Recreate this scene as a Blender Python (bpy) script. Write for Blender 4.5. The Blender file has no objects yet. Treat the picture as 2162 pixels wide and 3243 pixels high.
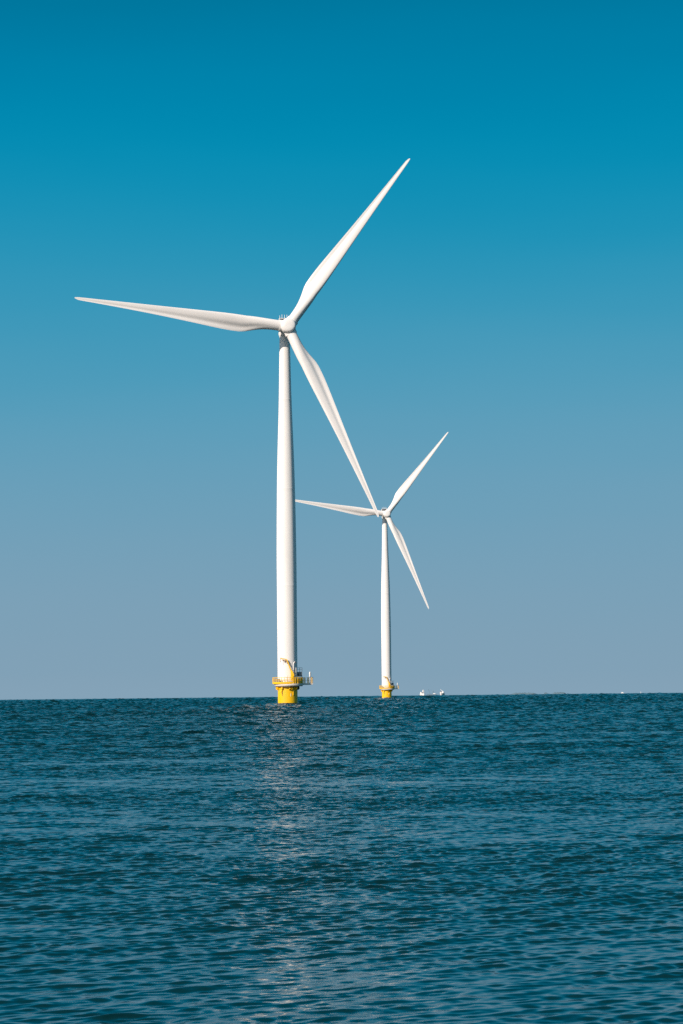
import bpy, math, random
import numpy as np
from mathutils import Vector, Matrix

random.seed(7)
rad = math.radians
sc = bpy.context.scene
col = sc.collection
EARTH = 7.4e6                      # effective earth radius with refraction, m
CAM_H = 2.6                        # eye height above the sea, m
EXPO = 0.35

# ------------------------------------------------------------------ camera
PITCH, ROLL, FPX = rad(4.463), rad(0.60), 7400.0
IW, IH = 2162, 3243
fwd = Vector((0, math.cos(PITCH), math.sin(PITCH)))
up0 = Vector((1, 0, 0)).cross(fwd)
rgt = math.cos(ROLL) * Vector((1, 0, 0)) - math.sin(ROLL) * up0
upv = math.sin(ROLL) * Vector((1, 0, 0)) + math.cos(ROLL) * up0
cam_d = bpy.data.cameras.new('camera')
cam = bpy.data.objects.new('camera', cam_d)
col.objects.link(cam)
cam_d.sensor_fit = 'VERTICAL'
cam_d.sensor_height = 36.0
cam_d.lens = FPX / IH * 36.0
cam_d.clip_start = 0.5
cam_d.clip_end = 60000
m = Matrix((rgt, upv, -fwd)).transposed().to_4x4()
m.translation = Vector((0, 0, CAM_H))
cam.matrix_world = m
sc.camera = cam


def at(px, py, Y):
    """point of the place seen at a photo pixel, at depth Y"""
    d = fwd * FPX + rgt * (px - IW / 2) - upv * (py - IH / 2)
    return Vector((0, 0, CAM_H)) + d * (Y / d.y)


def sea_z(x, y):
    return -(x * x + y * y) / (2 * EARTH)


# ------------------------------------------------------------------ sun and sky
SUN_AZ, SUN_EL = 43.0, 30.0        # degrees to the left of straight behind the camera; height
sv = Vector((-math.sin(rad(SUN_AZ)) * math.cos(rad(SUN_EL)),
             -math.cos(rad(SUN_AZ)) * math.cos(rad(SUN_EL)), math.sin(rad(SUN_EL))))
sd = bpy.data.lights.new('sun', 'SUN')
sd.energy = 4.6
sd.angle = rad(0.53)
sd.color = (1.0, 0.86, 0.74)
so = bpy.data.objects.new('sun', sd)
col.objects.link(so)
so.rotation_euler = sv.to_track_quat('Z', 'Y').to_euler()

world = bpy.data.worlds.new("World")
sc.world = world
world.use_nodes = True
nt = world.node_tree
nt.nodes.clear()
N, L = nt.nodes.new, nt.links.new


def lin(r, g, b):
    f = lambda c: c / 12.92 if c <= 0.04045 else ((c + 0.055) / 1.055) ** 2.4
    return tuple(f(c / 255.0) for c in (r, g, b))


out = N('ShaderNodeOutputWorld')
bg = N('ShaderNodeBackground')
bg.inputs['Strength'].default_value = 0.1
sky = N('ShaderNodeTexSky')
sky.sky_type = 'NISHITA'
sky.sun_disc = False
sky.sun_elevation = rad(SUN_EL)
sky.sun_rotation = math.atan2(sv.x, sv.y)
sky.altitude = 0
sky.air_density = 1.0
sky.dust_density = 0.6
sky.ozone_density = 3.0
tc = N('ShaderNodeTexCoord')
sep = N('ShaderNodeSeparateXYZ')
L(tc.outputs['Generated'], sep.inputs[0])
mr = N('ShaderNodeMapRange')
mr.inputs['From Min'].default_value = 0.0
mr.inputs['From Max'].default_value = 0.5
hz = N('ShaderNodeTexNoise')          # faint uneven layers of haze
hz.inputs['Scale'].default_value = 3.0
hz.inputs['Detail'].default_value = 3.0
hzm = N('ShaderNodeMapping')
hzm.inputs['Scale'].default_value = (1, 1, 7)
L(tc.outputs['Generated'], hzm.inputs[0])
L(hzm.outputs[0], hz.inputs['Vector'])
hza = N('ShaderNodeMath')
hza.operation = 'MULTIPLY_ADD'
hza.inputs[1].default_value = 0.022
L(hz.outputs['Fac'], hza.inputs[0])
hzs = N('ShaderNodeMath')
hzs.operation = 'SUBTRACT'
hzs.inputs[1].default_value = 0.011
L(sep.outputs['Z'], hzs.inputs[0])
L(hzs.outputs[0], hza.inputs[2])
L(hza.outputs[0], mr.inputs['Value'])
ramp = N('ShaderNodeValToRGB')
ramp.color_ramp.interpolation = 'B_SPLINE'
stops = [(0.0, (133, 163, 184)), (0.010, (130, 161, 182)), (0.045, (122, 161, 184)), (0.078, (113, 160, 185)),
         (0.118, (90, 158, 187)), (0.157, (63, 153, 186)), (0.192, (30, 147, 184)), (0.225, (0, 141, 180)),
         (0.258, (0, 131, 172)), (0.290, (0, 119, 159)), (0.40, (0, 106, 136)), (0.50, (0, 92, 116))]
while len(ramp.color_ramp.elements) < len(stops):
    ramp.color_ramp.elements.new(0.5)
for e, (p, c) in zip(ramp.color_ramp.elements, stops):
    e.position = p / 0.5
    e.color = (*lin(*c), 1)
L(mr.outputs[0], ramp.inputs[0])
gain = N('ShaderNodeVectorMath')
gain.operation = 'SCALE'
gain.inputs['Scale'].default_value = 10.0 / 2 ** EXPO
L(ramp.outputs[0], gain.inputs[0])
tint = N('ShaderNodeMix')
tint.data_type = 'RGBA'
tint.blend_type = 'MULTIPLY'
tint.inputs['Factor'].default_value = 1.0
L(sky.outputs[0], tint.inputs['A'])
tint.inputs['B'].default_value = (0.30, 0.85, 0.72, 1)
fac = N('ShaderNodeMapRange')
fac.interpolation_type = 'SMOOTHSTEP'
fac.inputs['From Min'].default_value = 0.35
fac.inputs['From Max'].default_value = 0.75
L(sep.outputs['Z'], fac.inputs['Value'])
sund = N('ShaderNodeVectorMath')
sund.operation = 'DOT_PRODUCT'
sund.inputs[1].default_value = Vector((sv.x, sv.y, 0)).normalized()
L(tc.outputs['Generated'], sund.inputs[0])
fac2 = N('ShaderNodeMapRange')
fac2.interpolation_type = 'SMOOTHSTEP'
fac2.inputs['From Min'].default_value = 0.3
fac2.inputs['From Max'].default_value = 0.9
L(sund.outputs['Value'], fac2.inputs['Value'])
mix2 = N('ShaderNodeMix')
mix2.data_type = 'RGBA'
mix = N('ShaderNodeMix')
mix.data_type = 'RGBA'
L(fac.outputs[0], mix.inputs['Factor'])
L(gain.outputs[0], mix.inputs['A'])
L(tint.outputs['Result'], mix.inputs['B'])
L(mix.outputs['Result'], mix2.inputs['A'])
L(sky.outputs[0], mix2.inputs['B'])
L(fac2.outputs[0], mix2.inputs['Factor'])
L(mix2.outputs['Result'], bg.inputs['Color'])
L(bg.outputs[0], out.inputs['Surface'])

sc.view_settings.view_transform = 'Standard'
sc.view_settings.look = 'None'
sc.view_settings.exposure = EXPO
sc.view_settings.gamma = 1.0
sc.view_settings.use_curve_mapping = False
sc.cycles.use_denoising = False
sc.cycles.max_bounces = 6
sc.cycles.sample_clamp_indirect = 4.0
sc.cycles.caustics_reflective = False


# ------------------------------------------------------------------ materials
def principled(name, base, rough=0.5, vary=0.0, scale=1.0, stretch=(1, 1, 1), metallic=0.0, ior=1.5, drough=0.0, dirt=None):
    mt = bpy.data.materials.new(name)
    mt.use_nodes = True
    t = mt.node_tree
    b = t.nodes['Principled BSDF']
    b.inputs['Base Color'].default_value = (*base, 1)
    b.inputs['Roughness'].default_value = rough
    b.inputs['Metallic'].default_value = metallic
    b.inputs['IOR'].default_value = ior
    b.inputs['Diffuse Roughness'].default_value = drough
    if vary > 0:
        c = t.nodes.new('ShaderNodeTexCoord')
        mp = t.nodes.new('ShaderNodeMapping')
        mp.inputs['Scale'].default_value = stretch
        n = t.nodes.new('ShaderNodeTexNoise')
        n.inputs['Scale'].default_value = scale
        n.inputs['Detail'].default_value = 5
        r = t.nodes.new('ShaderNodeValToRGB')
        lo = dirt if dirt else tuple(x * (1 - vary) for x in base)
        r.color_ramp.elements[0].position = 0.32
        r.color_ramp.elements[0].color = (*lo, 1)
        r.color_ramp.elements[1].position = 0.58
        r.color_ramp.elements[1].color = (*base, 1)
        t.links.new(c.outputs['Object'], mp.inputs[0])
        t.links.new(mp.outputs[0], n.inputs['Vector'])
        t.links.new(n.outputs['Fac'], r.inputs[0])
        t.links.new(r.outputs[0], b.inputs['Base Color'])
    return mt


WHITE = principled('white_paint', (0.80, 0.78, 0.755), 0.42, 0.05, 0.5, (1, 1, 0.12), drough=0.6)
BLADE = principled('blade_gelcoat', (0.78, 0.755, 0.73), 0.40, 0.06, 0.35, (1, 1, 0.2), drough=0.6)
YELLOW = principled('yellow_paint', (0.88, 0.52, 0.003), 0.40, 0.10, 0.8, (1, 1, 0.25), drough=0.4)
STEEL = principled('galvanised_steel', (0.42, 0.44, 0.45), 0.45, 0.15, 3.0)
DECKM = principled('deck_paint', (0.78, 0.70, 0.62), 0.6, 0.12, 1.5)
DARK = principled('dark_steel', (0.05, 0.055, 0.06), 0.5, 0.2, 3.0)
BROWN = principled('brown_equipment', (0.20, 0.09, 0.03), 0.6, 0.2, 3.0)
GREYBOX = principled('grey_cabinet_paint', (0.26, 0.30, 0.33), 0.5, 0.12, 2.0)
GROWTH = principled('wet_marine_growth', (0.025, 0.022, 0.012), 0.35, 0.4, 2.5)
HULLW = principled('white_hull_paint', (0.80, 0.77, 0.74), 0.4, 0.06, 0.5)
HULLB = principled('bluegrey_hull_paint', (0.13, 0.20, 0.26), 0.5, 0.1, 0.5)
GLASS = principled('dark_window_glass', (0.02, 0.03, 0.035), 0.08)
RUST = principled('rust_brown_gear', (0.22, 0.13, 0.09), 0.6, 0.2, 0.8)
HAZED_SCRUB = principled('hazed_rock_and_scrub', (0.10, 0.165, 0.205), 0.9, 0.25, 0.05, (1, 1, 3))  # blue-grey of distant haze is put into the islets' base colour


# ------------------------------------------------------------------ mesh helpers
class MB:
    def __init__(self):
        self.v, self.f = [], []

    def add(self, vs, fs):
        o = len(self.v)
        self.v += [tuple(p) for p in vs]
        self.f += [tuple(i + o for i in q) for q in fs]
        return self

    def box(self, c, s, rz=0.0, taper=1.0):
        cx, cy, cz = c
        hx, hy, hz = s[0] / 2, s[1] / 2, s[2] / 2
        ca, sa = math.cos(rz), math.sin(rz)
        vs = []
        for z, k in ((-hz, 1), (hz, taper)):
            for x, y in ((-hx, -hy), (hx, -hy), (hx, hy), (-hx, hy)):
                x, y = x * k, y * k
                vs.append((cx + x * ca - y * sa, cy + x * sa + y * ca, cz + z))
        return self.add(vs, [(3, 2, 1, 0), (4, 5, 6, 7), (0, 1, 5, 4), (1, 2, 6, 5), (2, 3, 7, 6), (3, 0, 4, 7)])

    def tube(self, pts, r, n=10, cap=True):
        pts = [Vector(p) for p in pts]
        rs = r if isinstance(r, (list, tuple)) else [r] * len(pts)
        vs, fs = [], []
        prev = None
        for i, p in enumerate(pts):
            d = (pts[min(i + 1, len(pts) - 1)] - pts[max(i - 1, 0)]).normalized()
            if prev is None:
                a = d.orthogonal().normalized()
            else:
                a = (prev - d * prev.dot(d)).normalized()
            prev = a
            b = d.cross(a)
            for k in range(n):
                q = 2 * math.pi * k / n
                vs.append(p + (a * math.cos(q) + b * math.sin(q)) * rs[i])
        for i in range(len(pts) - 1):
            for k in range(n):
                k2 = (k + 1) % n
                fs.append((i * n + k, i * n + k2, (i + 1) * n + k2, (i + 1) * n + k))
        if cap:
            fs.append(tuple(range(n - 1, -1, -1)))
            fs.append(tuple((len(pts) - 1) * n + k for k in range(n)))
        return self.add(vs, fs)

    def lathe(self, prof, n=64, c=(0, 0, 0), cap=True):
        vs, fs = [], []
        for r, z in prof:
            for k in range(n):
                q = 2 * math.pi * k / n
                vs.append((c[0] + r * math.cos(q), c[1] + r * math.sin(q), c[2] + z))
        for i in range(len(prof) - 1):
            for k in range(n):
                k2 = (k + 1) % n
                fs.append((i * n + k, i * n + k2, (i + 1) * n + k2, (i + 1) * n + k))
        if cap:
            fs.append(tuple(range(n - 1, -1, -1)))
            fs.append(tuple((len(prof) - 1) * n + k for k in range(n)))
        return self.add(vs, fs)

    def loft(self, rings, cap=True):
        n = len(rings[0])
        vs = [p for r in rings for p in r]
        fs = []
        for i in range(len(rings) - 1):
            for k in range(n):
                k2 = (k + 1) % n
                fs.append((i * n + k, i * n + k2, (i + 1) * n + k2, (i + 1) * n + k))
        if cap:
            fs.append(tuple(range(n - 1, -1, -1)))
            fs.append(tuple((len(rings) - 1) * n + k for k in range(n)))
        return self.add(vs, fs)

    def prism(self, poly, z0, z1):
        n = len(poly)
        vs = [(x, y, z0) for x, y in poly] + [(x, y, z1) for x, y in poly]
        fs = [tuple(range(n - 1, -1, -1)), tuple(range(n, 2 * n))]
        fs += [(k, (k + 1) % n, n + (k + 1) % n, n + k) for k in range(n)]
        return self.add(vs, fs)

    def build(self, name, mat, parent=None, angle=35, label=None):
        me = bpy.data.meshes.new(name)
        me.from_pydata(self.v, [], self.f)
        me.validate()
        me.materials.append(mat)
        import bmesh
        bm = bmesh.new()
        bm.from_mesh(me)
        bmesh.ops.recalc_face_normals(bm, faces=bm.faces)
        bm.to_mesh(me)
        bm.free()
        me.shade_smooth()
        me.set_sharp_from_angle(angle=rad(angle))
        o = bpy.data.objects.new(name, me)
        col.objects.link(o)
        if parent is not None:
            o.parent = parent
        if label:
            o['label'] = label
        return o


def thing(name, loc, label, cat, group=None, rz=0.0):
    o = bpy.data.objects.new(name, None)
    o.empty_display_size = 1.0
    col.objects.link(o)
    o.location = loc
    o.rotation_euler = (0, 0, rz)
    o['label'] = label
    o['category'] = cat
    if group:
        o['group'] = group
    return o


# ------------------------------------------------------------------ the sea
def build_sea():
    rng = np.random.default_rng(11)
    f32 = np.float32
    # polar sheet round the eye point, finest where the waves are near; it follows the earth's curve
    r = [0.0, 4.0, 8.0, 11.0, 13.0]
    while r[-1] < 12500:
        r.append(r[-1] + max(0.022, r[-1] * 0.00115 if r[-1] < 6800 else r[-1] * 0.008))
    r = np.array(r)
    fine = np.arange(-0.19, 0.19001, 0.00072)
    side = []
    a, s = 0.19, 0.00072
    while a < math.pi:
        s = min(s * 1.045, 0.13)
        a += s
        side.append(a)
    side = np.array(side)
    side = 0.19 + (side - 0.19) * (math.pi - 0.19) / (side[-1] - 0.19)
    th = np.concatenate([-side[::-1][1:], fine, side])      # -pi ... pi; the seam is closed below
    nr, na = len(r), len(th)
    dth = np.gradient(th)
    X0 = (r[:, None] * np.sin(th)[None, :])
    Y0 = (r[:, None] * np.cos(th)[None, :])
    drr = np.gradient(r)
    # local spacing of the sheet along and across the view
    SR = np.broadcast_to(drr[:, None], X0.shape)
    SA = r[:, None] * dth[None, :]
    X, Y = X0.astype(f32), Y0.astype(f32)
    Z = np.zeros_like(X)
    DX = np.zeros_like(X)
    DY = np.zeros_like(X)
    # gust patches: where the small waves run higher or lower
    G = np.zeros_like(X)
    for lam, amp in ((2.2, .16), (3.5, .14), (7, .13), (17, .11), (23, .10), (31, .09), (47, .08), (80, .05)):
        for _ in range(2):
            q = rng.uniform(0, 2 * math.pi)
            k = 2 * math.pi / lam
            G += f32(amp * .7) * np.sin(f32(k * math.cos(q)) * X * f32(.6) + f32(k * math.sin(q)) * Y + f32(rng.uniform(0, 6.28)))
    G = np.clip(1 + G, .35, 1.8).astype(f32)
    # short-crested wind waves; where the sheet grows too coarse for the short ones, longer ones carry the same steepness
    nw = 150
    lams = np.exp(np.linspace(math.log(0.13), math.log(70.0), nw)) * rng.uniform(.985, 1.015, nw)
    step = math.log(70.0 / 0.13) / nw
    sp_row = np.maximum(np.maximum(SR * 0.62, SA * 0.8), 1e-4)
    RR = np.broadcast_to(r[:, None], X0.shape)
    lam0 = np.where(RR > 16, np.maximum(LAM0, 3.3 * sp_row), LAM0)     # middle of the band
    steep = np.interp(RR, [15, 30, 60, 120, 400, 1500, 3000, 4500], SLOPES)
    base_dir = rad(-56)                              # crests run up to the right across the view
    for lam in lams:
        k = 2 * math.pi / lam
        q = base_dir + rng.normal(0, np.interp(lam, [.4, 1.0, 2.5, 5.0], [.36, .26, .30, .75]))
        if rng.random() < .10:
            q += rng.uniform(-1.2, 1.2)
        phase = rng.uniform(0, 6.28)
        cx, cy = math.cos(q), math.sin(q)
        x = np.log(lam / lam0)
        sig = np.where(x > 0, 1.15, .75)
        w = (np.exp(-x * x / (2 * sig * sig)) + .07 * math.exp(-(math.log(lam / 3.0)) ** 2 / .5)) * np.clip((lam / sp_row - 2.3) / 1.3, 0, 1)
        rows = np.where(w.max(axis=1) > 0.004)[0]
        if len(rows) == 0:
            continue
        a_, b_ = rows[0], rows[-1] + 1
        amp = (steep[a_:b_] * math.sqrt(2 * step / 1.55) / k * w[a_:b_]).astype(f32)
        amp *= G[a_:b_]
        ph = f32(k * cx) * X[a_:b_] + f32(k * cy) * Y[a_:b_] + f32(phase)
        Z[a_:b_] += amp * np.cos(ph)
        sn = np.sin(ph) * amp * f32(0.8)
        DX[a_:b_] -= f32(cx) * sn
        DY[a_:b_] -= f32(cy) * sn
    Xf = X0 + DX
    Yf = Y0 + DY
    Zf = Z - (X0 ** 2 + Y0 ** 2) / (2 * EARTH)
    co = np.stack([Xf, Yf, Zf], -1).astype(f32)
    co[0, :, :] = co[0, 0, :]
    nv = nr * na
    i = np.arange(nr - 1)[:, None]
    j = np.arange(na)[None, :]
    j2 = (j + 1) % na
    quads = np.stack([i * na + j, i * na + j2, (i + 1) * na + j2, (i + 1) * na + j], -1)
    tri = quads[0][:, [0, 2, 3]]
    quads = quads[1:].reshape(-1, 4)
    tri[:, 0] = 0
    me = bpy.data.meshes.new('sea')
    me.vertices.add(nv)
    me.vertices.foreach_set('co', co.reshape(-1))
    nl = quads.size + tri.size
    me.loops.add(nl)
    me.loops.foreach_set('vertex_index', np.concatenate([tri.reshape(-1), quads.reshape(-1)]).astype(np.int32))
    npol = len(quads) + len(tri)
    me.polygons.add(npol)
    ls = np.concatenate([np.arange(len(tri)) * 3, tri.size + np.arange(len(quads)) * 4]).astype(np.int32)
    me.polygons.foreach_set('loop_start', ls)
    me.update(calc_edges=True)
    me.shade_smooth()
    # make sure the sheet faces up
    if me.polygons[npol // 2].normal.z < 0:
        me.flip_normals()
    me.materials.append(sea_material())
    o = bpy.data.objects.new('sea', me)
    col.objects.link(o)
    o['kind'] = 'structure'
    return o


SLOPES = [.10, .15, .22, .28, .29, .25, .13, .04]
RIPPLE = 0.08
LAM0 = 0.17
SPREAD = 0.32


def sea_material():
    mt = bpy.data.materials.new('sea_water')
    mt.use_nodes = True
    t = mt.node_tree
    b = t.nodes['Principled BSDF']
    b.inputs['Base Color'].default_value = (0.0005, 0.016, 0.017, 1)
    b.inputs['Roughness'].default_value = 0.11
    b.inputs['IOR'].default_value = 1.333
    g = t.nodes.new('ShaderNodeNewGeometry')
    acc = None
    for scale, k, stretch in ((2.6, RIPPLE, (1.0, 1.0, 0.0)), (8.0, RIPPLE * .6, (1.0, 1.0, 0.0))):
        mp = t.nodes.new('ShaderNodeMapping')
        mp.inputs['Scale'].default_value = stretch
        mp.inputs['Rotation'].default_value = (0, 0, rad(-28))
        n = t.nodes.new('ShaderNodeTexNoise')
        n.inputs['Scale'].default_value = scale
        n.inputs['Detail'].default_value = 2.0
        t.links.new(g.outputs['Position'], mp.inputs[0])
        t.links.new(mp.outputs[0], n.inputs['Vector'])
        sub = t.nodes.new('ShaderNodeVectorMath')
        sub.operation = 'SUBTRACT'
        sub.inputs[1].default_value = (0.5, 0.5, 0.5)
        t.links.new(n.outputs['Color'], sub.inputs[0])
        mul = t.nodes.new('ShaderNodeVectorMath')
        mul.operation = 'MULTIPLY'
        mul.inputs[1].default_value = (k * 2.2, k * 3.0, 0)
        t.links.new(sub.outputs[0], mul.inputs[0])
        if acc is None:
            acc = mul
        else:
            ad = t.nodes.new('ShaderNodeVectorMath')
            ad.operation = 'ADD'
            t.links.new(acc.outputs[0], ad.inputs[0])
            t.links.new(mul.outputs[0], ad.inputs[1])
            acc = ad
    ad = t.nodes.new('ShaderNodeVectorMath')
    ad.operation = 'ADD'
    t.links.new(acc.outputs[0], ad.inputs[0])
    t.links.new(g.outputs['Normal'], ad.inputs[1])
    nm = t.nodes.new('ShaderNodeVectorMath')
    nm.operation = 'NORMALIZE'
    t.links.new(ad.outputs[0], nm.inputs[0])
    t.links.new(nm.outputs[0], b.inputs['Normal'])
    return mt


build_sea()

# ------------------------------------------------------------------ wind turbine
HUB_Z = 108.45          # rotor centre above the water
YAW, TILT = rad(7.0), rad(5.5)
OVERHANG = 5.5
BLADE_R = 61.5

# rotor frame in turbine coordinates: a = towards the wind, s = right, u = up
ax_a = Vector((math.sin(YAW) * math.cos(TILT), -math.cos(YAW) * math.cos(TILT), math.sin(TILT)))
ax_s = Vector((math.cos(YAW), math.sin(YAW), 0))
ax_u = ax_s.cross(ax_a)
if ax_u.z < 0:
    ax_u = -ax_u
HUB_C = Vector((1.12, -OVERHANG, HUB_Z))


def rotor_matrix():
    """local +Z along the rotor axis (to the wind), +X right, +Y = Z x X"""
    y = ax_a.cross(ax_s)
    mm = Matrix((ax_s, y, ax_a)).transposed().to_4x4()
    mm.translation = HUB_C
    return mm


def blade_matrix(phi):
    """local +Z along the span, +Y to the wind, +X to the leading edge (rotor turns clockwise seen from the front)"""
    z = ax_s * math.cos(phi) + ax_u * math.sin(phi)
    x = ax_s * math.sin(phi) - ax_u * math.cos(phi)
    y = ax_a
    mm = Matrix((x, y, z)).transposed().to_4x4()
    mm.translation = HUB_C
    return mm


def interp(x, xs, ys):
    return float(np.interp(x, xs, ys))


def blade_builder():
    ts = [0.0, .02, .04, .06, .08, .10, .12, .14, .16, .18, .20, .215, .23, .245, .26, .28, .30, .32, .34, .36, .38, .43, .48, .54, .60, .66, .72, .78,
          .84, .89, .93, .96, .98, .992, .998, 1.0]
    root = 1.50
    M = 48
    CT = [0, .06, .10, .14, .18, .22, .27, .32, .40, .50, .60, .70, .80, .90, .96, .985, 1]
    CC = [3.05, 3.12, 3.5, 4.1, 4.6, 4.85, 4.86, 4.65, 4.08, 3.38, 2.75, 2.16, 1.66, 1.18, .92, .78, .30]
    rings = []
    for t in ts:
        chord = interp(t, CT, CC)
        if .08 < t < .9:                                          # fair the curve
            chord = float(np.mean(np.interp(np.linspace(t - .045, t + .045, 9), CT, CC)))
        tc = interp(t, [0, .06, .12, .18, .25, .35, .5, .7, 1], [1, 1, .74, .50, .38, .31, .25, .21, .17])
        blend = interp(t, [.03, .235], [0, 1])
        blend = blend * blend * (3 - 2 * blend)
        twist = rad(interp(t, [0, .1, .2, .3, .45, .6, .8, 1], [15, 14.5, 12, 9, 5.5, 3, 1, 0])) + rad(1.5)
        axis = interp(t, [0, .06, .2, 1], [.5, .5, .31, .28])     # pitch axis as a share of the chord
        zz = BLADE_R * t
        w = 6.5 * t - 2.0 * t ** 2.5                              # cone and bend out of the rotor plane
        ring = []
        for k in range(M):
            q = 2 * math.pi * k / M
            # circle section
            cx_, cy_ = root * math.cos(q), root * math.sin(q)
            # aerofoil section: u = 0 leading edge, 1 trailing edge
            u = 0.5 * (1 - math.cos(q))
            yt = 5 * tc * (.2969 * math.sqrt(max(u, 0)) - .126 * u - .3516 * u * u + .2843 * u ** 3 - .1015 * u ** 4)
            yt = max(yt, 0.006)
            mcam, pc = 0.035, 0.42
            yc = mcam / pc ** 2 * (2 * pc * u - u * u) if u < pc else mcam / (1 - pc) ** 2 * (1 - 2 * pc + 2 * pc * u - u * u)
            if q <= math.pi:          # pressure side, towards the wind, hollow towards the trailing edge
                hollow = 0.075 * math.exp(-((u - .72) / .17) ** 2) * min(1, tc / .25)
                n_ = (yt - yc - hollow) * chord
            else:
                n_ = -(yt + yc) * chord
            a_x, a_y = (axis - u) * chord, n_
            x = cx_ * (1 - blend) + a_x * blend
            y = cy_ * (1 - blend) + a_y * blend
            # twist: the leading edge turns towards the wind
            xr = x * math.cos(twist) - y * math.sin(twist)
            yr = x * math.sin(twist) + y * math.cos(twist)
            ring.append((xr, yr + w, zz))
        rings.append(ring)
    return MB().loft(rings)


def deck_outline(r, n=24):
    return [(r * math.cos(2 * math.pi * k / n), r * math.sin(2 * math.pi * k / n)) for k in range(n)]


def make_turbine():
    T = thing('offshore_wind_turbine', (0, 0, 0), '', 'wind turbine', 'offshore wind turbines')
    # ---- yellow foundation
    m_ = MB().lathe([(2.83, -6), (2.83, 0.22), (2.83, 4.4), (2.86, 4.42), (2.86, 4.62), (2.83, 4.64), (2.83, 5.12)], 72)
    fo = m_.build('foundation', YELLOW, T)
    MB().lathe([(2.86, -3), (2.865, 0.15), (2.84, 0.34)], 72, cap=False).build('waterline_band', GROWTH, fo)
    # hatch with fairlead pipe
    hx = -1.80
    hy = -math.sqrt(2.83 ** 2 - hx ** 2)
    nx, ny = hx / 2.83, hy / 2.83
    h_ = MB()
    pts = []
    for k in range(17):
        q = 2 * math.pi * k / 16
        pts.append((hx + nx * .1 - ny * .42 * math.cos(q), hy + ny * .1 + nx * .42 * math.cos(q), 4.0 + .42 * math.sin(q)))
    h_.tube(pts, .10, 8, cap=False)
    h_.tube([(hx - nx * .2, hy - ny * .2, 4.0), (hx + nx * .14, hy + ny * .14, 4.0)], .34, 18)
    h_.build('hatch', YELLOW, fo)
    p_ = MB()
    for dx, z0, z1 in ((.36, 4.3, 2.35), (.18, 3.5, 2.9)):
        x = hx + dx
        y = -math.sqrt(2.83 ** 2 - x * x) - .06
        p_.tube([(x, y, z0), (x, y, z1)], .055, 8)
    p_.build('cable', DARK, fo)
    x = 1.66
    MB().tube([(x, -math.sqrt(2.83 ** 2 - x * x) - .12, 5.05), (x, -math.sqrt(2.83 ** 2 - x * x) - .12, 2.5)], .09, 8).build('pipe', YELLOW, fo)
    x = .95
    MB().box((x, -math.sqrt(2.83 ** 2 - x * x) - .03, 2.65), (.11, .06, .85), math.asin(x / 2.83)).build('marker_plate', WHITE, fo)
    # brackets under the deck
    for q, mat in ((180, YELLOW), (-78, YELLOW), (-66, YELLOW), (-35, YELLOW), (-2, DARK), (40, YELLOW), (90, YELLOW), (138, YELLOW), (-150, YELLOW), (-118, YELLOW)):
        c, s = math.cos(rad(q)), math.sin(rad(q))
        b = MB()
        poly = [(2.80, 5.10), (2.80, 4.05), (3.05, 4.05), (3.42, 4.30), (3.42, 5.10)]
        wv = []
        for off in (-.17, .17):
            wv += [(pr * c - off * s, pr * s + off * c, pz) for pr, pz in poly]
        n = len(poly)
        b.add(wv, [tuple(range(n)), tuple(range(2 * n - 1, n - 1, -1))] + [(k, k + n, (k + 1) % n + n, (k + 1) % n) for k in range(n)])
        b.build('bracket', mat, fo)

    # ---- platform
    d_ = MB().lathe([(2.2, 5.08), (3.86, 5.08), (4.12, 5.36), (4.14, 5.88), (2.2, 5.92)], 40, (0.33, -0.12, 0))
    pl = d_.build('platform', DECKM, T, angle=20)
    # the long landing arm to the right and back
    arm_a = rad(24)
    ca, sa = math.cos(arm_a), math.sin(arm_a)

    def armp(u, v, z):
        return (u * ca - v * sa, u * sa + v * ca, z)
    ab = MB()
    U0, U1, V = 3.4, 7.55, 1.15
    vs = [armp(U0, -V, 5.45), armp(U1 - .35, -V, 5.45), armp(U1 - .35, V, 5.45), armp(U0, V, 5.45),
          armp(U0, -V, 5.94), armp(U1, -V, 5.94), armp(U1, V, 5.94), armp(U0, V, 5.94)]
    ab.add(vs, [(3, 2, 1, 0), (4, 5, 6, 7), (0, 1, 5, 4), (1, 2, 6, 5), (2, 3, 7, 6), (3, 0, 4, 7)])
    ab.build('landing_arm', DECKM, pl)
    # kick plate
    k_ = MB()
    ring_o, ring_i = 4.34, 4.26
    a0, a1 = rad(40), rad(368)
    nseg = 60
    for i in range(nseg):
        q0, q1 = a0 + (a1 - a0) * i / nseg, a0 + (a1 - a0) * (i + 1) / nseg
        vs = []
        for z in (5.80, 6.36):
            for q, rr in ((q0, ring_i), (q1, ring_i), (q1, ring_o), (q0, ring_o)):
                vs.append((rr * math.cos(q), rr * math.sin(q), z))
        k_.add(vs, [(3, 2, 1, 0), (4, 5, 6, 7), (0, 1, 5, 4), (2, 3, 7, 6)] + ([(3, 0, 4, 7)] if i == 0 else []) + ([(1, 2, 6, 5)] if i == nseg - 1 else []))
    k_.build('kick_plate', YELLOW, pl)
    # railings round the deck
    r_ = MB()
    npost = 30
    for i in range(npost + 1):
        q = a0 + (a1 - a0) * i / npost
        c, s = math.cos(q), math.sin(q)
        r_.tube([(4.30 * c, 4.30 * s, 5.9), (4.30 * c, 4.30 * s, 7.62)], .06, 6)
    for z, rr in ((7.62, .065), (7.06, .05), (6.70, .04)):
        r_.tube([(4.30 * math.cos(a0 + (a1 - a0) * i / 60), 4.30 * math.sin(a0 + (a1 - a0) * i / 60), z) for i in range(61)], rr, 6)
    r_.build('railing', YELLOW, pl)
    # heavier gate section of the railing at the front right, with the fuller infill
    g_ = MB()
    for q in (-64, -58, -46, -41, -29, -23, -12, -7):
        c, s = math.cos(rad(q)), math.sin(rad(q))
        g_.tube([(4.36 * c, 4.36 * s, 5.9), (4.36 * c, 4.36 * s, 7.64)], .11, 6)
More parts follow.
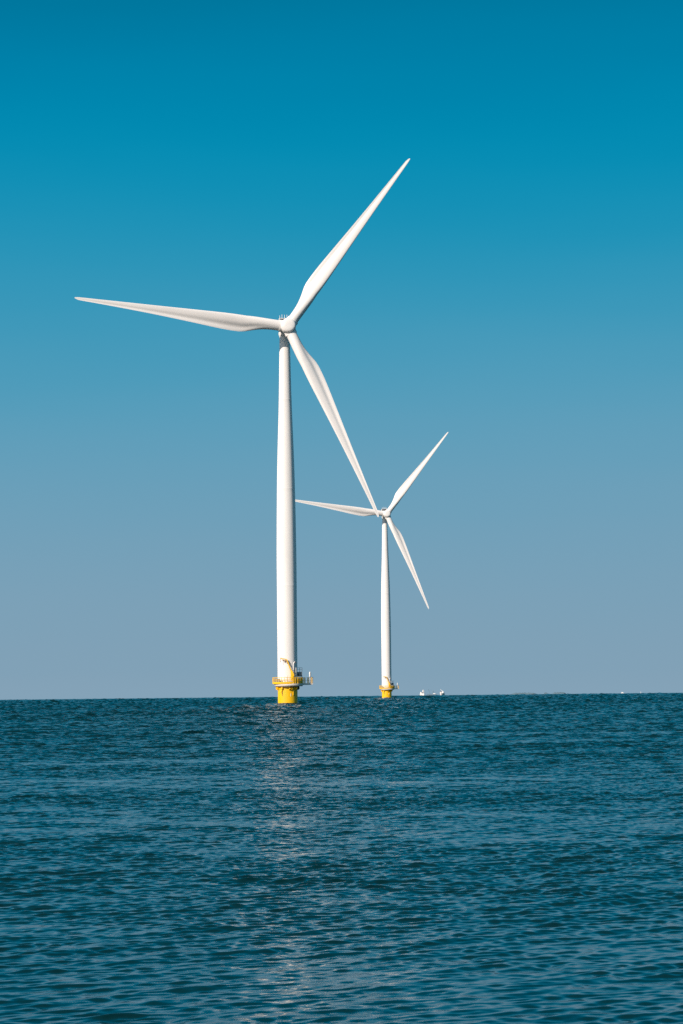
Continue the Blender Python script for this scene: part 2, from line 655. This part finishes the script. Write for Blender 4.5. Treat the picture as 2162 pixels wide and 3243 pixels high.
    for z in (6.5, 6.85, 7.2, 7.58):
        g_.tube([(4.36 * math.cos(rad(q)), 4.36 * math.sin(rad(q)), z) for q in range(-64, 0, 4)], .06, 6)
    g_.build('gate', YELLOW, pl)
    # thick hooped posts along the landing arm
    for i, u in enumerate((4.75, 5.95, 7.05)):
        h_ = MB()
        for v in (-V + .08,):
            h_.tube([armp(u - .16, v, 5.9), armp(u - .16, v, 7.35), armp(u, v, 7.62), armp(u + .16, v, 7.35), armp(u + .16, v, 5.9)], .10, 8)
        h_.build('hoop_post', YELLOW, pl)
    h_ = MB()
    h_.tube([armp(U1 - .08, -V + .1, 5.9), armp(U1 - .08, -V + .1, 7.62), armp(U1 - .08, V - .1, 7.62), armp(U1 - .08, V - .1, 5.9)], .09, 8)
    for u in (4.75, 5.95, 7.05):
        h_.tube([armp(u, V - .08, 5.9), armp(u, V - .08, 7.6)], .07, 6)
    for z in (7.55, 6.8):
        h_.tube([armp(4.2, V - .08, z), armp(U1 - .1, V - .08, z)], .045, 6)
        h_.tube([armp(4.2, -V + .08, z), armp(U1 - .1, -V + .08, z)], .03, 6)
    h_.build('arm_railing', STEEL, pl)
    # marker light on the end of the arm
    l_ = MB().tube([armp(6.85, -.3, 5.92), armp(6.85, -.3, 7.75)], .06, 8)
    l_.lathe([(.10, 0), (.22, .06), (.22, 1.30), (.14, 1.44), (.05, 1.5)], 16, armp(6.85, -.3, 7.75))
    ml = l_.build('marker_light', WHITE, pl)
    MB().box(armp(7.12, -.16, 8.45), (.16, .2, 1.2), arm_a).build('light_bracket', DARK, ml)

    # equipment on the deck
    for (x, y, z, sx, sy, sz, mat) in ((2.0, -3.45, 6.55, .75, .5, 1.1, BROWN), (2.95, -2.80, 6.50, .8, .55, 1.0, BROWN),
                                       (3.35, -1.9, 6.60, .5, .6, 1.2, YELLOW), (1.25, -3.75, 6.35, .5, .35, .8, DECKM)):
        MB().box((x, y, z), (sx, sy, sz), .35).build('equipment_box', mat, pl)
    pn = MB()
    for q in range(186, 236, 8):
        c, s = math.cos(rad(q)), math.sin(rad(q))
        pn.box((4.02 * c, 4.02 * s, 6.75), (.12, .52, 1.05), rad(q))
    pn.build('mesh_panel', GREYBOX, pl)
    # grey transformer cabinet on legs, with guard rail
    c_ = MB().box((3.42, 1.2, 8.55), (1.55, 1.9, 1.35))
    for dx in (-.7, .7):
        for dy in (-.85, .85):
            c_.box((3.42 + dx, 1.2 + dy, 6.9), (.14, .14, 1.95))
    cb = c_.build('cabinet', GREYBOX, T)
    g_ = MB()
    for dx in (-.72, .05, .72):
        for dy in (-.88, .88):
            g_.tube([(3.42 + dx, 1.2 + dy, 9.2), (3.42 + dx, 1.2 + dy, 10.45)], .055, 6)
    for z in (9.85, 10.42):
        g_.tube([(2.7, .32, z), (4.14, .32, z), (4.14, 2.08, z), (2.7, 2.08, z), (2.7, .32, z)], .035, 6)
    g_.build('guard_rail', STEEL, cb)
    MB().box((2.95, .18, 8.35), (.55, .1, .9)).build('vent', DARK, cb)
    # white access ladder with louvred panel
    a_ = MB()
    for x in (1.95, 2.50):
        a_.tube([(x, -2.6, 5.9), (x, -2.6, 10.4)], .075, 8)
    for i in range(11):
        a_.tube([(1.95, -2.6, 6.2 + i * .4), (2.50, -2.6, 6.2 + i * .4)], .035, 6)
    a_.build('access_ladder', WHITE, T)
    v_ = MB().box((2.22, -2.35, 9.3), (.46, .16, 1.5))
    for i in range(6):
        v_.box((2.22, -2.46, 8.7 + i * .24), (.44, .05, .1))
    v_.build('louvre_panel', STEEL, T)
    # bent white lamp mast
    b_ = MB().tube([(1.86, -3.0, 5.9), (1.82, -3.0, 9.2), (1.76, -3.0, 10.6), (1.82, -3.0, 11.5), (1.98, -3.0, 11.95), (2.22, -3.0, 12.05)],
                   [.13, .13, .15, .15, .15, .13], 10)
    lm = b_.build('lamp_mast', WHITE, T)
    MB().box((2.34, -3.0, 11.85), (.42, .4, .38)).build('lamp_head', DARK, lm)

    # ---- yellow davit crane
    cr = MB().lathe([(.42, 5.9), (.42, 7.6), (.55, 7.65), (.55, 7.9), (.40, 7.95), (.40, 8.4)], 20, (1.45, -3.35, 0))
    crane = cr.build('crane', YELLOW, T)
    MB().loft([[(x, y, z) for x, y in ((cx - hw, -3.35 - hw), (cx + hw, -3.35 - hw), (cx + hw, -3.35 + hw), (cx - hw, -3.35 + hw))]
               for cx, hw, z in ((1.55, .42, 7.9), (1.50, .46, 8.5), (1.28, .32, 9.2), (1.10, .20, 9.7))]).build('crane_housing', YELLOW, crane)
    MB().loft([[(x, y, z) for x, y in ((cx - hw, -3.4 - hw), (cx + hw, -3.4 - hw), (cx + hw, -3.4 + hw), (cx - hw, -3.4 + hw))]
               for cx, hw, z in ((1.15, .19, 9.3), (.45, .16, 11.2), (-.12, .13, 12.75))]).build('boom', YELLOW, crane)
    MB().tube([(1.95, -3.4, 9.1), (.35, -3.4, 11.55)], .09, 8).build('hydraulic_ram', STEEL, crane)
    j_ = MB()
    j_.tube([(0, -3.4, 12.75), (-2.0, -3.4, 13.2)], .10, 8)
    j_.tube([(-.1, -3.4, 12.35), (-1.9, -3.4, 12.95)], .05, 6)
    for i in range(5):
        f0 = i / 5
        j_.tube([(-.05 - 1.9 * f0, -3.4, 12.37 + .6 * f0), (-.2 - 1.9 * f0, -3.4, 12.8 + .44 * f0)], .04, 6)
    jb = j_.build('jib', YELLOW, crane)
    MB().box((-.35, -3.4, 12.25), (.32, .3, .55)).build('winch', BROWN, jb)
    MB().box((-1.2, -3.4, 12.55), (.26, .26, .4)).build('pulley', RUST, jb)
    MB().tube([(-1.9, -3.4, 13.1), (-1.9, -3.4, 12.2), (-1.82, -3.4, 12.0), (-1.95, -3.4, 11.95)], .06, 6).build('hook', DARK, jb)

    # ---- tower
    prof_px = [(6.0, 62.6), (12.0, 62.6), (42.8, 62.8), (54.6, 60.0), (66.4, 55.6), (75, 50.2), (81.8, 44.6), (88, 40.6), (93.6, 37.8), (100.0, 35.6), (105.4, 33.2), (107.3, 32.4)]
    zs = np.linspace(5.9, 107.3, 60)
    xs, ys = [a for a, b in prof_px], [b for a, b in prof_px]
    rr = [float(np.interp(z, xs, ys)) / 22.0 for z in zs]
    k = np.array([.25, .5, .25])
    for _ in range(4):
        rr = [rr[0]] + list(np.convolve(rr, k, 'valid')) + [rr[-1]]
    prof = list(zip(rr, zs))
    joints = [34.0, 62.0, 88.0]
    pr2 = []
    for i, (r0, z0) in enumerate(prof):
        pr2.append((r0, z0))
        if i + 1 < len(prof):
            for jz in joints:
                if z0 < jz <= prof[i + 1][1]:
                    rj = float(np.interp(jz, zs, rr))
                    pr2 += [(rj, jz - .12), (rj + .004, jz - .09), (rj + .004, jz + .09), (rj, jz + .12)]
    pr2.sort(key=lambda p: p[1])
    tw = MB().lathe(pr2, 96).build('tower', WHITE, T, angle=50)
    # door facing the deck on the lit side
    d_ = MB()
    q0 = rad(-100)
    d_.box((2.83 * math.cos(q0), 2.83 * math.sin(q0), 7.15), (.95, .14, 2.1), q0 + math.pi / 2)
    d_.build('door', WHITE, tw)
    # ---- nacelle: round body behind the hub, along the rotor axis
    na = MB().lathe([(.6, -9.6), (1.2, -9.5), (1.55, -9.2), (1.74, -8.7), (1.82, -7.6), (1.90, -4.0), (1.96, -2.7), (2.10, -2.5), (2.10, -1.95), (1.7, -1.85)], 56)
    nb = na.build('nacelle', WHITE, T)
    nb.matrix_local = rotor_matrix()
    yb = MB().lathe([(1.46, 106.4), (1.75, 106.9), (1.75, 107.6), (1.3, 108.0)], 48).build('yaw_collar', WHITE, nb)
    yb.matrix_parent_inverse = rotor_matrix().inverted()
    # rooftop rack at the back: white frame, dark cooler, masts. local: x right, y = up/down, z along the axis
    sy = 1.0 if (rotor_matrix().to_3x3() @ Vector((0, 1, 0))).z > 0 else -1.0
    f_ = MB()
    ZB, ZF, YB, YT, XL, XR = -9.3, -7.2, 3.25, 4.35, -1.75, 1.25
    for x in (XL, XR):
        for z in (ZB, ZF):
            f_.tube([(x * .8, sy * 1.0, z), (x, sy * YB, z), (x, sy * YT, z)], .11, 8)
    for z in (ZB, ZF):
        for yv in (YB, YT):
            f_.tube([(XL, sy * yv, z), (XR, sy * yv, z)], .10, 8)
    for x in (XL, XR):
        for yv in (YB, YT):
            f_.tube([(x, sy * yv, ZB), (x, sy * yv, ZF)], .08, 8)
    rk = f_.build('roof_rack', WHITE, nb)
    MB().box(((XL + XR) / 2, sy * 3.8, -8.2), (2.8, .95, 1.8)).build('cooler', DARK, rk)
    MB().box(((XL + XR) / 2, sy * 2.4, -8.2), (2.0, 1.7, 1.4)).build('cooler_base', WHITE, rk)
    for x, hgt in ((-1.6, 1.0), (-.95, 1.3), (-.2, 1.2), (.5, 1.25), (1.15, 1.0)):
        MB().tube([(x, sy * 4.3, -7.3), (x, sy * (4.3 + hgt), -7.3)], [.085, .06], 6).build('mast', WHITE, rk)

    # ---- hub: blunt round nose, short body with blade collars
    hb = MB().lathe([(1.8, -1.9), (2.05, -1.75), (2.15, -1.2), (2.2, 0), (2.2, 1.2), (2.17, 1.7), (2.07, 2.1), (1.84, 2.42), (1.46, 2.60), (.9, 2.70), (.25, 2.73)], 64)
    hub = hb.build('hub', WHITE, T)
    hub.matrix_local = rotor_matrix()
    for i, a_ in enumerate(PHI0):
        bl = blade_builder().build('blade', BLADE, T, angle=60) if i == 0 else None
        if i == 0:
            bl0 = bl
        else:
            bl = bl0.copy()
            col.objects.link(bl)
            bl.parent = T
        bl.matrix_local = blade_matrix(a_)
        cl = MB().lathe([(1.74, 1.2), (1.74, 2.5), (1.60, 2.6)], 40).build('blade_collar', WHITE, hub) if i == 0 else None
        if i == 0:
            cl0 = cl
        else:
            cl = cl0.copy()
            col.objects.link(cl)
            cl.parent = hub
        cl.matrix_parent_inverse = rotor_matrix().inverted()
        cl.matrix_basis = blade_matrix(a_)
    return T


def children(o):
    return [c for c in bpy.data.objects if c.parent == o]


def copy_tree(o, parent=None):
    c = o.copy()
    col.objects.link(c)
    if parent is not None:
        c.parent = parent
        c.matrix_parent_inverse = o.matrix_parent_inverse.copy()
        c.matrix_basis = o.matrix_basis.copy()
    for ch in children(o):
        copy_tree(ch, c)
    return c


PHI0 = [rad(173.6), rad(53.9), rad(-66.8)]
near = make_turbine()
near.location = (-15.99, 673.0, sea_z(-15.99, 673.0))
near['label'] = 'larger nearer white wind turbine on a yellow foundation, blade tip crossing the smaller turbine'
far = copy_tree(near)
far.location = (25.55, 1380.0, sea_z(25.55, 1380.0))
far['label'] = 'smaller farther white wind turbine behind the tall one, on a small yellow foundation'


TURN = rad(-1.6)
for bl, a_ in zip([c for c in children(far) if c.name.startswith('blade')], PHI0):
    bl.matrix_basis = blade_matrix(a_ + TURN)
for c in children(far):
    if c.name.startswith('hub'):
        c.matrix_basis = rotor_matrix() @ Matrix.Rotation(TURN, 4, 'Z')

# ------------------------------------------------------------------ far vessels and shore
def base_at(px, D):
    p = at(px, 2196, D)
    return (p.x, D, sea_z(p.x, D))


def hull(Lh, B, H, bow=0.35):
    """hull along local -Y (bow towards the camera)"""
    rings = []
    for f, wd, sh in ((0, .86, 1.0), (.25, 1.0, 1.0), (.55, 1.0, 1.05), (.75, .82, 1.18), (.9, .45, 1.35), (1.0, .05, 1.5)):
        y = Lh / 2 - Lh * f
        w = B / 2 * wd
        top = H * sh
        rings.append([(-w, y, top), (-w * .92, y, H * .3), (-w * .5, y, -.8), (w * .5, y, -.8), (w * .92, y, H * .3), (w, y, top)])
    return MB().loft(rings)


# white vessel with the tall mast house
v1 = thing('work_boat', base_at(1337.5, 5600), 'white work boat with a tall mast house, left of the grey crane barge', 'boat', None, rad(28))
hull(15, 8.0, 3.4).build('hull', HULLW, v1)
MB().box((-1.6, 1.5, 5.6), (4.6, 6, 5.0), 0, .9).build('wheelhouse', HULLW, v1)
MB().box((-1.6, -1.45, 6.8), (4.0, .12, 1.0)).build('window_band', GLASS, v1)
MB().box((2.5, .5, 8.2), (3.0, 3.0, 9.6), 0, .85).build('mast_house', HULLW, v1)
MB().tube([(2.5, .5, 13), (2.5, .5, 14.5)], .15, 6).build('mast', HULLW, v1)
# white vessel with a slanting boom
v2 = thing('crane_boat', base_at(1399.5, 5700), 'white rounded vessel with a slanting boom above it, right of the grey crane barge', 'boat', None, rad(-20))
hull(17, 9.5, 4.6).build('hull', HULLW, v2)
MB().loft([[(x, y, z) for x, y in ((-w, -w * .8), (w, -w * .8), (w, w * .8), (-w, w * .8))] for w, z in ((4.2, 4.4), (4.3, 7.2), (3.4, 8.6))]).build('deckhouse', HULLW, v2)
MB().box((-1.6, -3.7, 8.3), (3.4, 1.2, 2.0), 0, .7).build('deck_gear', RUST, v2)
MB().tube([(-4.6, 0, 14.2), (1.2, 0, 10.6), (4.0, 0, 8.6)], [.28, .40, .45], 8).build('boom', HULLW, v2)
MB().tube([(3.2, 0, 6), (3.2, 0, 9.8)], .45, 10).build('boom_post', HULLW, v2)
# grey crane barge between them
v3 = thing('crane_barge', base_at(1368, 6100), 'faint grey barge with a raised leaning boom and pointed frame between two white vessels', 'barge')
MB().box((0, 0, 1.6), (26, 12, 4.2), 0, .97).build('hull', HULLB, v3)
MB().box((5.5, 0, 4.6), (6, 5, 2.2)).build('deckhouse', HULLW, v3)
bm_ = MB()
for dy in (-.8, .8):
    bm_.tube([(-4.6, dy, 3.5), (-10, dy * .3, 15.5)], .33, 6)
for i in range(6):
    f0, f1 = i / 6, (i + 1) / 6
    bm_.tube([(-4.6 - 5.4 * f0, -.8 + .09 * i, 3.5 + 12 * f0), (-4.6 - 5.4 * f1, .8 - .09 * i, 3.5 + 12 * f1)], .18, 6)
bm_.build('boom', HULLB, v3)
af = MB()
af.tube([(.2, -1, 3.4), (2.8, 0, 13.2)], .40, 6)
af.tube([(5.2, 1, 3.4), (2.8, 0, 13.2)], .30, 6)
af.tube([(1.4, 0, 8), (4.2, 0, 8)], .22, 6)
af.build('a_frame', HULLB, v3)
MB().tube([(2.8, 0, 13.0), (-9.8, 0, 15.3)], .08, 5).build('stay_wire', HULLB, v3)
# small dark buoy
by = MB().lathe([(.5, -.4), (1.25, -.2), (1.25, .7), (.7, 1.0), (.35, 3.2), (.25, 3.3)], 16)
by.lathe([(.1, 3.3), (.55, 3.5), (.55, 4.2), (.1, 4.5)], 12)
bo = by.build('channel_buoy', HULLB, None)
bo.location = base_at(1347, 5300)
bo['label'] = 'tiny dark channel buoy between the left white vessel and the grey barge'
bo['category'] = 'buoy'
# two specks far right
v4 = thing('motor_boat', base_at(1971, 5500), 'tiny pale motor boat on the horizon far to the right', 'boat', None, rad(60))
hull(7, 2.8, 1.5).build('hull', HULLW, v4)
MB().box((0, .6, 2.3), (1.9, 2.6, 1.7), 0, .85).build('cabin', HULLW, v4)
b2 = MB().lathe([(.4, -.4), (.95, -.2), (.95, .6), (.5, .9), (.3, 2.2), (.5, 2.4), (.5, 2.9), (.1, 3.1)], 16).build('marker_buoy', HULLW, None)
b2.location = base_at(2029, 4300)
b2['label'] = 'tiny white marker buoy just below the horizon, rightmost speck'
b2['category'] = 'buoy'


def islet(px0, px1, h, D, label, seed):
    rnd = random.Random(seed)
    a, b = base_at(px0, D), base_at(px1, D)
    w = b[0] - a[0]
    n = max(10, int(w / 3))
    rings = []
    for i in range(n + 1):
        f = i / n
        env = min(1, 6 * f, 6 * (1 - f)) ** .5
        hh = max(.2, h * env * rnd.uniform(.72, 1.05))
        d = 14 * env + 3
        x = w * (f - .5)
        rings.append([(x, -d, -2), (x, -d * .8, hh * .75), (x, -d * .3, hh), (x, d * .4, hh * .95), (x, d, -2)])
    o = MB().loft(rings).build('islet', HAZED_SCRUB, None)
    o.location = ((a[0] + b[0]) / 2, D, (a[2] + b[2]) / 2)
    o['label'] = label
    o['category'] = 'islet'
    o['group'] = 'low islets on the horizon'


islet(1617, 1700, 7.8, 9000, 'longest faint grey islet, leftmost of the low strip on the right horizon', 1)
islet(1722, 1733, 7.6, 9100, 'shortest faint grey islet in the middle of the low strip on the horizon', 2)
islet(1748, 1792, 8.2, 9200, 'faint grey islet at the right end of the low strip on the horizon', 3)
